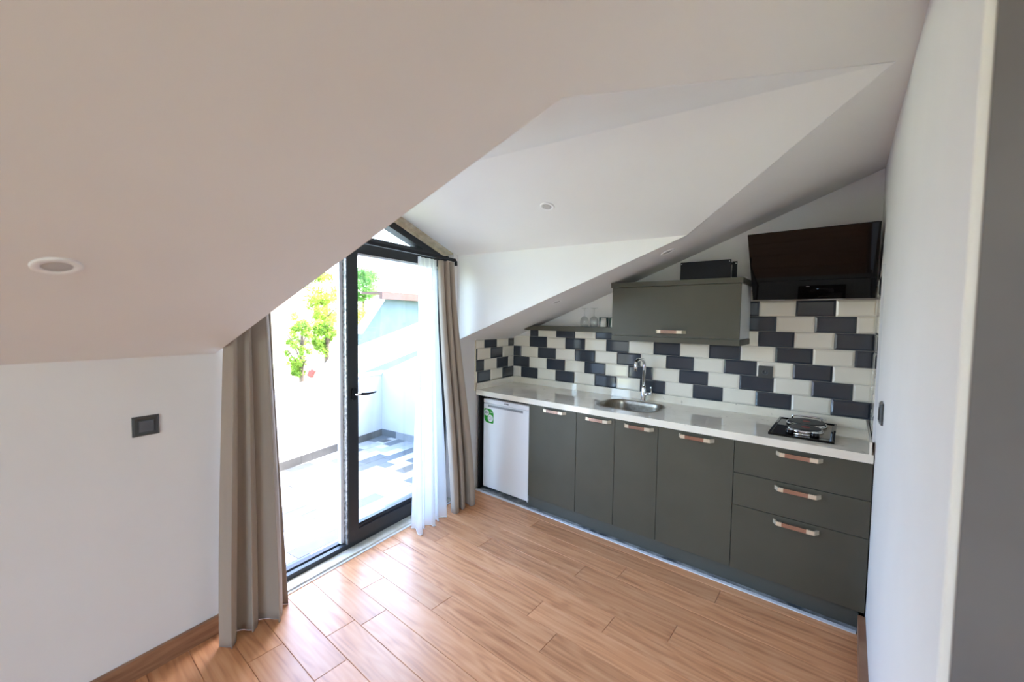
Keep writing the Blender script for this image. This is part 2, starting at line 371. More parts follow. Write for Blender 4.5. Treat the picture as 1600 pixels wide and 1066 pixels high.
# ceiling: main slope with the dormer opening, dormer cheeks and the two dormer planes
def sm(t, n, d): return W(t, n, slope_z(n)+d)
ceiling = mk('ceiling', slab([(-0.9, -0.02), (DT0-0.004, -0.02), (DT0-0.004, NE+0.002), (DTM, NR+0.004), (DT1+0.004, NE+0.002), (DT1+0.004, -0.02), (6.95, -0.02), (6.95, 6.0), (-0.9, 6.0)],
                             [], sm, 0.0, 0.1), M_CEIL)
struct(ceiling, 'white sloping attic ceiling')
def poly(name, pts, m, parent, thick):
    bm = bmesh.new(); a = [bm.verts.new(p) for p in pts]; b = [bm.verts.new(Vector(p)+Vector(thick)) for p in pts]
    bm.faces.new(a); bm.faces.new(b)
    for i in range(len(a)):
        j = (i+1) % len(a); bm.faces.new((a[i], a[j], b[j], b[i]))
    return mk(name, bm, m, parent)
for t, s in ((DT0, -1), (DT1, 1)):
    poly('dormer_cheek', [W(t, -0.02, KNEE-0.005), W(t, -0.02, DEAVE), W(t, NE, DEAVE)], M_CEIL, ceiling, TV*s*0.06+Vector((0, 0, 0.05)))
poly('dormer_ceiling', [W(DT0-0.03, -0.25, DEAVE-DSL*0.03), W(DTM, -0.25, DRIDGE), W(DTM, NR, DRIDGE), W(DT0, NE, DEAVE), W(DT0-0.03, NE-0.15, DEAVE-DSL*0.03)], M_CEIL, ceiling, (0, 0, 0.05))
poly('dormer_ceiling', [W(DT1+0.03, -0.25, DEAVE-DSL2*0.03), W(DTM, -0.25, DRIDGE), W(DTM, NR, DRIDGE), W(DT1, NE, DEAVE), W(DT1+0.03, NE-0.15, DEAVE-DSL2*0.03)], M_CEIL, ceiling, (0, 0, 0.05))

# baseboards
bl = mk('baseboard_left', slab([(DT1-0.03, 0.0), (6.5, 0.0), (6.5, 0.085), (DT1-0.03, 0.085)], [], TZ, 0.0005, 0.016), M_SKIRT); struct(bl, 'wooden baseboard under the light switch')
bl2 = mk('baseboard_corner', slab([(0.66, 0.0), (FO0, 0.0), (FO0, 0.085), (0.66, 0.085)], [], TZ, 0.0005, 0.016), M_SKIRT); bl2.name = 'baseboard_left'; struct(bl2, 'short wooden baseboard between curtain and fridge')
br = mk('baseboard_right', slab([(YG, 0.0), (-0.66, 0.0), (-0.625, 0.045), (-0.62, 0.085), (YG, 0.085)], [], lambda a, b, d: (d, a, b), XR-0.0005, XR-0.028), M_SKIRT); struct(br, 'wooden baseboard on the right wall')

# trims on the floor
st = boxo('trim_1', 0.105, 2.655, -0.646, -0.622, -0.008, 0.005, M_STRIP, None, 0.002); struct(st, 'pale metal floor strip in front of the cabinets')
ms = boxo('trim_2', 0.095, XR-0.001, -0.622, -0.42, -0.008, 0.001, M_SCREED); struct(ms, 'grey marble strip under the cabinet plinth')
dsill = mk('trim_3', slab([(FO0, -0.12), (FO1, -0.12), (FO1, 0.006), (FO0, 0.006)], [], lambda a, b, d: W(a, b, d), -0.01, 0.016), M_SILL); struct(dsill, 'cream marble sill of the balcony door')
dstr = mk('trim_4', slab([(FO0, 0.007), (FO1+0.02, 0.007), (FO1+0.02, 0.022), (FO0, 0.022)], [], lambda a, b, d: W(a, b, d), -0.006, 0.005), M_STRIP); struct(dstr, 'silver strip along the balcony sill')

# ------------------------------------------------------------------ balcony door
door = thing('door_1', 'dark aluminium balcony door with gable light above', None); del door['label']
struct(door, 'dark grey aluminium balcony door with glass gable above')
FN = -0.07                                   # room side of the frame
def D(name, pts, d0, d1, m=M_ALU, parent=door): return mk(name, slab(pts, [], TZ, d0, d1), m, parent)
def rect(a, b, c, d): return [(a, c), (b, c), (b, d), (a, d)]
D('threshold', rect(FO0, FO1, 0.002, 0.045), FN, FN-0.03)
D('threshold_track', rect(FO0, FO1, 0.002, 0.03), FN-0.03, FN-0.045, M_STRIP)
D('threshold_lip', rect(FO0, FO1, 0.002, 0.05), FN-0.045, FN-0.08, M_ALUIN)
D('frame_jamb', rect(FO0, FO0+0.05, 0.045, 1.94), FN, FN-0.08)
D('frame_jamb', rect(FO1-0.05, FO1, 0.045, 1.94), FN, FN-0.08)
D('transom', rect(FO0, FO1, 1.937, 1.995), FN, FN-0.08)
cz = lambda t: gz(t)-0.04
D('gable_bar', [(FO0, cz(FO0)), (DTM, cz(DTM)), (DTM, cz(DTM)-0.05), (FO0+0.06, cz(FO0)-0.028)], FN-0.001, FN-0.079)
D('gable_bar', [(FO1, cz(FO1)), (DTM, cz(DTM)), (DTM, cz(DTM)-0.05), (FO1-0.06, cz(FO1)-0.028)], FN-0.001, FN-0.079)
D('gable_pane', [(1.12, 1.993), (DTM, cz(DTM)-0.045), (2.40, 1.993)], FN-0.04, FN-0.046, M_GLASS)
for s in (0, 1):
    q = [(FO0, gz(FO0)-0.003), (DTM, DRIDGE-0.003), (DTM, cz(DTM)), (FO0, cz(FO0))]
    q2 = [(FO0-0.002, gz(FO0)-0.018), (DTM, DRIDGE-0.018), (DTM, DRIDGE-0.003), (FO0-0.002, gz(FO0)-0.003)]
    if s: q = [(FO1, gz(FO1)-0.003), (DTM, DRIDGE-0.003), (DTM, cz(DTM)), (FO1, cz(FO1))]; q2 = [(FO1+0.002, gz(FO1)-0.018), (DTM, DRIDGE-0.018), (DTM, DRIDGE-0.003), (FO1+0.002, gz(FO1)-0.003)]
    D('gable_filler', q, FN+0.01, FN-0.07, M_FOAM); D('gable_filler', q2, -0.01, FN+0.01, M_FOAM)
# the closed leaf
L0, L1, LZ0, LZ1 = FO0+0.04, 1.86, 0.047, 1.935
leaf = D('door_leaf', rect(L1-0.075, L1, LZ0, LZ1), FN+0.012, FN-0.055); 
D('stile', rect(L0, L0+0.075, LZ0, LZ1), FN+0.012, FN-0.055, parent=leaf)
D('bottom_rail', rect(L0+0.075, L1-0.075, LZ0, 0.118), FN+0.012, FN-0.055, parent=leaf)
D('top_rail', rect(L0+0.075, L1-0.075, 1.882, LZ1), FN+0.012, FN-0.055, parent=leaf)
D('glazing_bead', rect(L0+0.075, L1-0.075, 0.118, 0.133), FN+0.004, FN-0.045, M_ALUIN, leaf)
D('glazing_bead', rect(L0+0.075, L1-0.075, 0.133, 0.146), FN-0.006, FN-0.04, M_ALU, leaf)
D('glazing_bead', rect(L0+0.075, L1-0.075, 1.868, 1.882), FN+0.004, FN-0.045, M_STRIP, leaf)
D('pane', rect(L0+0.075, L1-0.075, 0.146, 1.868), FN-0.02, FN-0.026, M_GLASS, leaf)
D('lock_edge', rect(L1, L1+0.006, LZ0, LZ1), FN+0.006, FN-0.03, M_EDGE, leaf)
D('lock_seal', rect(L1+0.006, L1+0.026, LZ0+0.002, LZ1), FN-0.03, FN-0.055, M_STRIP, leaf)
bm = bmesh.new()                              # lever handle with rosette
T0, Z0 = 1.822, 1.0
ring = rrect(T0-0.016, T0+0.016, Z0-0.038, Z0+0.038, 0.013)
hb = mk('handle_plate', slab(ring, [], TZ, FN+0.012, FN+0.024), M_BLKM, leaf)
hb['label'] = 'black handle rosette'
bm = bmesh.new(); tube(bm, [W(T0, FN+0.022, Z0), W(T0, FN+0.05, Z0), W(T0-0.012, FN+0.058, Z0), W(T0-0.03, FN+0.058, Z0)], 0.0085); mk('handle_neck', bm, M_CHROME, leaf, True)
bm = bmesh.new(); tube(bm, [W(T0-0.022, FN+0.058, Z0), W(T0-0.08, FN+0.06, Z0-0.004), W(T0-0.14, FN+0.054, Z0-0.001)], [0.0095, 0.008, 0.0065]); mk('handle_lever', bm, M_BLKM, leaf, True)

# ------------------------------------------------------------------ wall tiles
def tile_mesh(w, h, m, th=0.008, bev=0.011):
    bm = bmesh.new(); b = min(bev, w*0.4, h*0.4)
    lo = [bm.verts.new((x, y, 0)) for x, y in ((0, 0), (w, 0), (w, h), (0, h))]
    mid = [bm.verts.new((x, y, th*0.45)) for x, y in ((0, 0), (w, 0), (w, h), (0, h))]
    up = [bm.verts.new((x, y, th)) for x, y in ((b, b), (w-b, b), (w-b, h-b), (b, h-b))]
    bm.faces.new(up)
    for q, r in ((lo, mid), (mid, up)):
        for i in range(4): bm.faces.new((q[i], q[(i+1) % 4], r[(i+1) % 4], r[i]))
    bmesh.ops.recalc_face_normals(bm, faces=bm.faces)
    me = bpy.data.meshes.new('tile'); bm.to_mesh(me); bm.free(); me.materials.append(m); return me
_tc = {}
def tile(parent, w, h, dark, mtx, cut=None):
    if w < 0.012 or h < 0.012: return
    key = (round(w, 4), round(h, 4), dark)
    if key not in _tc: _tc[key] = tile_mesh(w, h, M_DRK if dark else M_WHT)
    me = _tc[key]
    o = bpy.data.objects.new('tile', me); COL.objects.link(o); o.parent = parent; o.matrix_local = mtx
ZB, TP, TH, GR = 0.925, 0.2, 0.1, 0.0022
def frame_mtx(org, ux, uz):
    ux, uz = Vector(ux).normalized(), Vector(uz); nrm = ux.cross(uz)
    m = Matrix((ux, uz, nrm)).transposed().to_4x4(); m.translation = org; return m
def run(parent, length, r, first_half, first_dark, place, zc=None, lo=0.0, hi=None):
    u = 0.0; k = 0; z0 = ZB+TH*(r-1); h = TH if zc is None else min(TH, zc-z0); hi = hi or length
    while u < length-1e-4:
        w = TP/2 if (k == 0 and first_half) else TP
        a, b = max(u, lo), min(u+w, hi, length)
        if b-a > 0.012: tile(parent, b-a-GR, h-GR, (k % 2 == 0) == first_dark, place(a+GR/2, z0+GR/2))
        u += w; k += 1
back_place = lambda u, z: frame_mtx((u, -0.002, z), (1, 0, 0), (0, 0, 1))
PAT = {1: (True, False), 2: (False, True), 3: (True, True), 0: (False, False)}
SHELF_Z0 = 1.388
boxo('grout', 0.0, XR, -0.0021, 0.0, 0.86, 1.325, M_GROUT, wall_back)
boxo('grout', 0.20, XR, -0.0021, 0.0, 1.325, 1.39, M_GROUT, wall_back)
boxo('grout', 1.9, XR, -0.0021, 0.0, 1.39, 1.70, M_GROUT, wall_back)
for r in range(1, 8):
    hf, dk = PAT[r % 4]
    if r <= 4: run(wall_back, XR-0.002, r, hf, dk, back_place)
    elif r == 5:
        run(wall_back, XR-0.002, r, hf, dk, back_place, zc=SHELF_Z0+0.004, lo=0.205, hi=1.3)
        run(wall_back, XR-0.002, r, hf, dk, back_place, lo=1.3)
    else: run(wall_back, XR-0.002, r, hf, dk, back_place, lo=1.92)
# left return (door wall) and right return
LEFTLEN = 0.632
left_place = lambda u, z: frame_mtx(W(u+0.0, 0.002, z), -TV, (0, 0, 1))
def left_run(r, hf, dk):
    u = 0.008; k = 0; z0 = ZB+TH*(r-1); h = min(TH, KNEE-0.006-z0)
    while u < LEFTLEN-1e-4:
        w = TP/2 if (k == 0 and hf) else TP; b = min(u+w, LEFTLEN)
        if b-u > 0.012: tile(wall_left, b-u-GR, h-GR, (k % 2 == 0) == dk, frame_mtx(W(b-GR/2, 0.002, z0+GR/2), -TV, (0, 0, 1)))
        u += w; k += 1
for r, hf, dk in ((1, False, True), (2, True, False), (3, False, False), (4, True, True)): left_run(r, hf, dk)
mk('grout', slab(rect(0.0, LEFTLEN, 0.86, KNEE-0.004), [], TZ, 0.0, 0.0021), M_GROUT, wall_left)
mk('tile_edge_trim', slab(rect(LEFTLEN+0.001, LEFTLEN+0.008, 0.86, KNEE-0.004), [], TZ, 0.0, 0.009), M_CHAMP, wall_left)
RLEN = 0.545
boxo('grout', XR-0.0021, XR, -RLEN, 0.0, 0.86, 1.76, M_GROUT, wall_right)
for r in range(1, 9):
    hf, dk = {1: (False, True), 2: (True, False), 3: (False, False), 0: (True, True)}[r % 4]
    u = 0.009; k = 0; z0 = ZB+TH*(r-1)
    while u < RLEN-1e-4:
        w = TP/2 if (k == 0 and hf) else TP; b = min(u+w, RLEN)
        if b-u > 0.012: tile(wall_right, b-u-GR, TH-GR, (k % 2 == 0) == dk, frame_mtx((XR-0.002, -u-GR/2, z0+GR/2), (0, -1, 0), (0, 0, 1)))
        u += w; k += 1
boxo('tile_edge_trim', XR-0.011, XR, -RLEN-0.009, -RLEN-0.001, 0.915, 1.765, M_CHROME, wall_right)

# ------------------------------------------------------------------ kitchen
ZC, YF, YD = 0.868, -0.617, -0.600           # worktop top, worktop front, door faces
wt = thing('worktop', 'cream quartz worktop running above the olive grey base cabinets', 'worktop')
SX, SY = 1.36, -0.315
SR = rrect(SX-0.215, SX+0.215, SY-0.175, SY+0.175, 0.11, 8)
outer = [(0.012, -0.004), (XR-0.004, -0.004), (XR-0.004, YF), (xw(YF)+0.006, YF)]
mk('counter_slab', slab(outer, [SR], XY, ZC-0.042, ZC), M_QUARTZ, wt)
boxo('upstand', 0.02, XR-0.012, -0.022, -0.011, ZC, ZB, M_QUARTZ, wt)
mk('upstand', slab(rect(0.03, 0.628, ZC, ZB), [], TZ, 0.011, 0.021), M_QUARTZ, wt)
boxo('upstand', XR-0.022, XR-0.012, YF, -0.023, ZC, ZB, M_QUARTZ, wt)

def handle_mesh(w=0.2):
    bm = bmesh.new(); hh = 0.0105; p = 0.03; th = 0.009; a = w/2
    prof = [(-a, 0), (-a+0.018, p), (-a+0.042, p), (a-0.052, p), (a-0.018, p), (a, 0)]
    inn = [(-a+0.011, 0), (-a+0.0225, p-th), (-a+0.042, p-th), (a-0.052, p-th), (a-0.0225, p-th), (a-0.011, 0)]
    V = [[bm.verts.new((x, -y, z)) for x, y in pr] for pr in (prof, inn) for z in (-hh, hh)]
    o0, o1, i0, i1 = V
    for i in range(5):
        mi = 1 if i == 2 else 0
        for q in ((o0[i], o0[i+1], o1[i+1], o1[i]), (i0[i], i1[i], i1[i+1], i0[i+1]), (o0[i], i0[i], i0[i+1], o0[i+1]), (o1[i], o1[i+1], i1[i+1], i1[i])):
            bm.faces.new(q).material_index = mi
    for i in (0, 5): bm.faces.new((o0[i], o1[i], i1[i], i0[i]))
    bmesh.ops.recalc_face_normals(bm, faces=bm.faces)
    me = bpy.data.meshes.new('handle'); bm.to_mesh(me); bm.free(); me.materials.append(M_CHAMP); me.materials.append(M_COPPER); return me
HM = handle_mesh()
def front(name, parent, x0, x1, z0, z1, hx=None, hz=None):
    g = 0.0016
    d = boxo(name, x0+g, x1-g, YD, YD+0.018, z0+g, z1-g, M_CAB, parent, 0.0012)
    if hx is not None:
        h = inst('handle', HM, d, (hx, YD, hz)); h['label'] = 'champagne and copper bow handle'
    return d
def carcass(parent, x0, x1, top=ZC-0.044):
    bm = bmesh.new()
    box(bm, x0+0.001, x0+0.017, YD+0.02, -0.03, 0.085, top); box(bm, x1-0.017, x1-0.001, YD+0.02, -0.03, 0.085, top)
    box(bm, x0+0.017, x1-0.017, YD+0.02, -0.03, 0.085, 0.101); box(bm, x0+0.017, x1-0.017, -0.04, -0.03, 0.101, top)
    return mk('carcass', bm, M_CABDK, parent)
C0, C1, C2, C3, C4, C5 = 0.652, 1.078, 1.375, 1.667, 2.097, 2.684
ZD0, ZD1 = 0.088, 0.826
c = thing('base_cabinet', 'olive grey base cabinet with single door beside the white fridge', 'cabinet', group='base cabinets'); carcass(c, C0, C1); front('door', c, C0, C1, ZD0, ZD1, 0.89, 0.798)
c = thing('base_cabinet', 'olive grey base cabinet with two narrow doors under the sink', 'cabinet', group='base cabinets'); carcass(c, C1, C3, ZC-0.24)
front('door', c, C1, C2, ZD0, ZD1, 1.249, 0.795); front('door', c, C2, C3, ZD0, ZD1, 1.54, 0.795)
c = thing('base_cabinet', 'olive grey base cabinet with one wide door left of the drawers', 'cabinet', group='base cabinets'); carcass(c, C3, C4); front('door', c, C3, C4, ZD0, ZD1, 1.893, 0.794)
c = thing('drawer_cabinet', 'olive grey base cabinet with three drawers below the hob', 'cabinet', group='base cabinets'); carcass(c, C4, C5)
for z0, z1, hz in ((0.640, ZD1, 0.793), (0.456, 0.640, 0.608), (ZD0, 0.456, 0.424)): front('drawer', c, C4, C5, z0, z1, 2.395, hz)
pl = boxo('plinth', 0.652, 2.662, -0.587, -0.571, 0.0012, 0.0865, M_PLINTH); tag(pl, 'long olive grey plinth board under the base cabinets', 'plinth')
ep = boxo('end_panel', 0.1, 0.117, YD+0.002, -0.05, 0.0012, ZC-0.043, M_CABDK); tag(ep, 'dark end panel between white wall and fridge', 'panel')

# fridge
fr = thing('mini_fridge', 'small white under-counter fridge with green sticker', 'fridge', (0.128, 0, 0))
FX0, FX1, FY = 0.012, 0.505, -0.575
boxo('cabinet_body', FX0+0.004, FX1-0.002, FY+0.05, -0.06, 0.03, 0.79, M_FRGREY, fr, 0.004)
boxo('door', FX0, FX1, FY, FY+0.047, 0.024, 0.755, M_FRIDGE, fr, 0.008)
boxo('top_band', FX0, FX1, FY, FY+0.047, 0.7575, 0.795, M_FRIDGE, fr, 0.006)
boxo('grip_recess', FX0+0.05, FX1-0.06, FY-0.0015, FY+0.01, 0.728, 0.748, M_FRGREY, fr, 0.004)
boxo('side_trim', FX1-0.001, FX1+0.006, FY+0.004, FY+0.05, 0.05, 0.79, M_FRGREY, fr)
for fx in (FX0+0.04, FX1-0.02):
    bm = bmesh.new(); lathe(bm, [(0.014, 0), (0.016, 0.004), (0.016, 0.012), (0.007, 0.014), (0.007, 0.032)], 16, (fx, FY+0.06 if fx < 0.3 else FY+0.03, 0.0012)); o = mk('foot', bm, M_CHROME if fx > 0.3 else M_BLKM, fr, True)
bm = bmesh.new()                              # small dark maker's mark
for i, (w, h) in enumerate(((0.012, 0.008), (0.01, 0.008), (0.012, 0.01))): box(bm, 0.255+i*0.016-w/2, 0.255+i*0.016+w/2, FY-0.001, FY, 0.778-h/2, 0.778+h/2)
mk('badge', bm, M_INK, fr)
def leafshape(x0, x1, z0, z1, r1, r2):
    out = []
    for cx, cz2, a0, r in ((x1-r1, z1-r1, 0, r1), (x0+r2, z1-r2, 90, r2), (x0+r1, z0+r1, 180, r1), (x1-r2, z0+r2, 270, r2)):
        for k in range(7):
            a = math.radians(a0+15*k); out.append((cx+r*math.cos(a), cz2+r*math.sin(a)))
    return out
sk = mk('sticker', slab(leafshape(0.02, 0.128, 0.59, 0.712, 0.045, 0.012), [], XZ, FY-0.0008, FY-0.0001), M_GREEN, fr); sk['label'] = 'green leaf shaped sticker'
def disc(cx, cz2, r): return [(cx+r*math.cos(k*math.pi/12), cz2+r*math.sin(k*math.pi/12)) for k in range(24)]
mk('sticker_disc', slab(disc(0.05, 0.676, 0.027), [], XZ, FY-0.0013, FY-0.0009), M_PAPER, sk)
mk('sticker_disc', slab(disc(0.092, 0.632, 0.031), [], XZ, FY-0.0013, FY-0.0009), M_PAPER, sk)
RX = Matrix.Rotation(math.pi/2, 4, 'X')
text_mesh('sticker_print', 'A+', 0.034, M_INK, sk, Matrix.Translation((0.05, FY-0.0016, 0.676)) @ RX)
bm = bmesh.new()
for i in range(3): box(bm, 0.074, 0.11, FY-0.0016, FY-0.0013, 0.62+i*0.011, 0.623+i*0.011)
mk('sticker_print', bm, M_FRGREY, sk)
boxo('sticker_print', 0.088, 0.116, FY-0.0012, FY-0.0009, 0.682, 0.688, M_PAPER, sk)

# sink
sink = thing('sink', 'oval stainless steel sink bowl set into the worktop', 'sink', (SX, SY, ZC))
bm = bmesh.new(); rows = []
for sc, z in ((1.05, 0.0012), (1.03, 0.003), (0.985, 0.003), (0.965, -0.002), (0.95, -0.03), (0.92, -0.11), (0.84, -0.145), (0.6, -0.155), (0.12, -0.16)):
    rows.append([bm.verts.new(((x-SX)*sc, (y-SY)*sc, z)) for x, y in SR])
for a, b in zip(rows, rows[1:]):
    for k in range(len(a)): bm.faces.new((a[k], a[(k+1) % len(a)], b[(k+1) % len(a)], b[k]))
bm.faces.new(rows[-1])
mk('bowl', bm, M_STEEL, sink, True)
bm = bmesh.new(); lathe(bm, [(0.04, -0.158), (0.04, -0.153), (0.032, -0.152), (0.028, -0.155)], 20); mk('drain', bm, M_CHROME, sink, True)

# tap
FXP, FYP = 1.362, -0.082
tp = thing('faucet', 'chrome swan neck mixer tap behind the sink', 'faucet', (FXP, FYP, ZC))
bm = bmesh.new(); lathe(bm, [(0.026, 0.0), (0.026, 0.006), (0.02, 0.01), (0.02, 0.085), (0.016, 0.1), (0.013, 0.12)], 20); mk('body', bm, M_CHROME, tp, True)
pts = [(0, 0, 0.11), (0, 0, 0.28)]
for k in range(1, 7):
    a = math.radians(15*k); pts.append((0, -0.045+0.045*math.cos(a), 0.28+0.045*math.sin(a)))
pts += [(0, -0.1, 0.325), (0, -0.125, 0.325)]
for k in range(1, 7):
    a = math.radians(15*k); pts.append((0, -0.125-0.04*math.sin(a), 0.285+0.04*math.cos(a)))
pts += [(0, -0.165, 0.245)]
bm = bmesh.new(); tube(bm, pts, 0.0125, 14); mk('spout', bm, M_CHROME, tp, True)
bm = bmesh.new(); tube(bm, [(0.012, 0, 0.055), (0.06, 0.0, 0.062), (0.066, 0, 0.063)], 0.0145, 14); lv = mk('lever_barrel', bm, M_CHROME, tp, True)
bm = bmesh.new(); tube(bm, [(0.06, 0, 0.062), (0.062, -0.01, 0.09), (0.066, -0.03, 0.12)], [0.007, 0.006, 0.005], 10); mk('lever', bm, M_CHROME, tp, True)

# hob
hob = thing('hob', 'black two-plate electric hob on the worktop', 'hob', (2.39, -0.285, ZC))
HW, HD = 0.145, 0.245
boxo('glass_base', -HW, HW, -HD, HD, 0.0005, 0.008, M_BLK, hob, 0.003)
boxo('steel_tray', -0.02, HW-0.02, -HD+0.07, HD-0.05, 0.008, 0.0095, M_STEEL, hob, 0.0005)
bm = bmesh.new(); box(bm, -HW, HW, -HD, -HD+0.012, 0.008, 0.013, 0.002); box(bm, -HW, HW, HD-0.012, HD, 0.008, 0.013, 0.002); box(bm, -HW, -HW+0.012, -HD+0.0125, HD-0.0125, 0.008, 0.013, 0.002); box(bm, HW-0.012, HW, -HD+0.0125, HD-0.0125, 0.008, 0.013, 0.002)
mk('rim', bm, M_BLK, hob)
for cx, cy, r, ww in ((0.005, 0.105, 0.092, 'rear'), (0.012, -0.07, 0.074, 'front')):
    bm = bmesh.new(); lathe(bm, [(r+0.008, 0.0096), (r+0.008, 0.02), (r+0.002, 0.028), (r-0.002, 0.028)], 36, (cx, cy, 0)); ring_o = mk('plate_ring', bm, M_CHROME, hob, True)
    bm = bmesh.new(); lathe(bm, [(r-0.0025, 0.02), (r-0.0025, 0.0325), (r-0.006, 0.0335), (0.028, 0.0335), (0.026, 0.0325)], 36, (cx, cy, 0)); p = mk('hot_plate', bm, M_HOBP, hob)
    bm = bmesh.new(); lathe(bm, [(0.02, 0.0326), (0.02, 0.0331)], 20, (cx, cy, 0)); mk('red_dot', bm, M_RED, p)
for kx in (-0.055, 0.055):
    bm = bmesh.new(); lathe(bm, [(0.019, 0.0085), (0.021, 0.012), (0.019, 0.032), (0.017, 0.034)], 24, (kx+0.005, -HD+0.055, 0)); k = mk('knob', bm, M_BLK, hob, True)
    bm = bmesh.new(); lathe(bm, [(0.0165, 0.0341), (0.0165, 0.0355)], 20, (kx+0.005, -HD+0.055, 0)); mk('knob_cap', bm, M_CHROME, k)
bm = bmesh.new(); tube(bm, [(-0.03, -HD+0.035, 0.018), (0.04, -HD+0.035, 0.018)], 0.006, 10); mk('front_bar', bm, M_CHROME, hob, True)
bm = bmesh.new(); tube(bm, [(-0.075, HD-0.035, 0.01), (-0.075, HD-0.035, 0.036), (-0.068, HD-0.035, 0.042), (0.068, HD-0.035, 0.042), (0.075, HD-0.035, 0.036), (0.075, HD-0.035, 0.01)], 0.005, 10); mk('rear_bar', bm, M_CHROME, hob, True)

# wall cabinet
wc = thing('wall_cabinet', 'olive grey wall cabinet with lift-up door above the sink', 'cabinet')
boxo('body', 1.206, 2.048, -0.315, -0.012, 1.376, 1.722, M_CARC, wc)
d = boxo('door', 1.206, 2.048, -0.336, -0.3165, 1.3785, 1.7215, M_CAB, wc, 0.0012)
h = inst('handle', HM, d, (1.635, -0.336, 1.412)); h['label'] = 'champagne and copper bow handle'
boxo('top_board', 1.196, 2.06, -0.345, -0.012, 1.7235, 1.757, M_CAB, wc, 0.001)
boxo('bottom_board', 1.206, 2.052, -0.336, -0.012, 1.337, 1.3745, M_CAB, wc, 0.001)

# shelf under the slope
SHY = -0.165
shx = lambda z, y: (z-KNEE)/MS/math.cos(A)-y*math.tan(A)   # x where the slope meets height z
bm = bmesh.new()
v = []
for y in (SHY, -0.012):
    v.append([bm.verts.new((x, y, z)) for x, z in ((shx(SHELF_Z0, y)+0.02, SHELF_Z0), (1.194, SHELF_Z0), (1.194, 1.43), (shx(1.43, y)+0.02, 1.43))])
bm.faces.new(v[0]); bm.faces.new(v[1])
for i in range(4): bm.faces.new((v[0][i], v[0][(i+1) % 4], v[1][(i+1) % 4], v[1][i]))
sh = mk('wall_shelf', bm, M_CAB); tag(sh, 'olive grey wall shelf tapering under the slope, holding glasses', 'shelf')

# glassware on the shelf
def glass_profile():
    o = [(0.03, 0.0), (0.0335, 0.02), (0.0345, 0.045), (0.031, 0.066), (0.02, 0.08), (0.007, 0.087), (0.0042, 0.092), (0.0042, 0.142), (0.008, 0.149), (0.031, 0.1535), (0.0315, 0.1555)]
    return o
def wine(x, y, label):
    g = thing('wine_glass', label, 'wine glass', (x, y, 1.4305), group='upturned wine glasses')
    bm = bmesh.new(); P = glass_profile(); lathe(bm, P[:6], 24, cap=False)
    lathe(bm, [(0.0285, 0.0), (0.032, 0.02), (0.033, 0.045), (0.0295, 0.065), (0.0185, 0.0785), (0.001, 0.085)], 24, cap=False)
    mk('bowl', bm, M_WINE, g, True)
    bm = bmesh.new(); lathe(bm, P[5:9], 16, cap=True); mk('stem', bm, M_WINE, g, True)
    bm = bmesh.new(); lathe(bm, P[8:], 24, cap=True); mk('foot', bm, M_WINE, g, True)
wine(0.842, -0.1, 'upturned stemmed wine glass on shelf, nearer the sloping ceiling')
wine(0.932, -0.1, 'upturned stemmed wine glass on shelf, beside the teal cup')
def cup(x, y, r0, r1, h, m, label, cat, name):
    bm = bmesh.new(); lathe(bm, [(r0*0.9, 0), (r0, 0.004), (r1, h), (r1-0.003, h), (r0-0.004, 0.008), (0.002, 0.007)], 24, (0, 0, 0), cap=False)
    bm.faces.new([q for q in bm.verts if abs(q.co.z) < 1e-6])
    o = mk(name, bm, m, None, True); o.location = (x, y, 1.4305); tag(o, label, cat); return o
cup(1.0, -0.06, 0.033, 0.038, 0.078, M_SHELFC, 'teal ceramic cup standing behind the white tumbler', 'cup', 'cup')
cup(1.085, -0.055, 0.033, 0.037, 0.078, M_SHELFC, 'teal ceramic cup close to the wall cabinet', 'cup', 'cup')
cup(1.03, -0.125, 0.027, 0.02, 0.074, M_MUG, 'white tapered ceramic tumbler on the shelf', 'cup', 'tumbler')
cup(1.12, -0.125, 0.027, 0.02, 0.074, M_MUG, 'white tumbler half hidden by the wall cabinet', 'cup', 'tumbler')

# duct cover on the wall cabinet
dc = thing('hood_duct_cover', 'black sheet metal duct cover lying on the wall cabinet', 'duct cover', (0, 0, 1.757))
boxo('front_plate', 1.64, 1.958, -0.19, -0.186, 0.0005, 0.134, M_BLKM, dc)
bm = bmesh.new(); box(bm, 1.64, 1.644, -0.185, -0.05, 0.0005, 0.12); box(bm, 1.644, 1.958, -0.185, -0.05, 0.0005, 0.004); box(bm, 1.644, 1.95, -0.185, -0.05, 0.116, 0.12)
mk('side_plate', bm, M_BLKM, dc)
boxo('flange', 1.955, 1.984, -0.14, -0.136, 0.0005, 0.125, M_BLKM, dc)
for sx, sz in ((1.648, 0.122), (1.948, 0.122), (1.976, 0.112)):
    bm = bmesh.new(); lathe(bm, [(0.003, 0), (0.003, 0.002)], 8, (sx, sz, 0))
    bm.transform(Matrix.Translation((0, -0.19 if sx < 1.96 else -0.14, 0)) @ Matrix.Rotation(math.pi/2, 4, 'X')); mk('screw', bm, M_CHROME, dc)

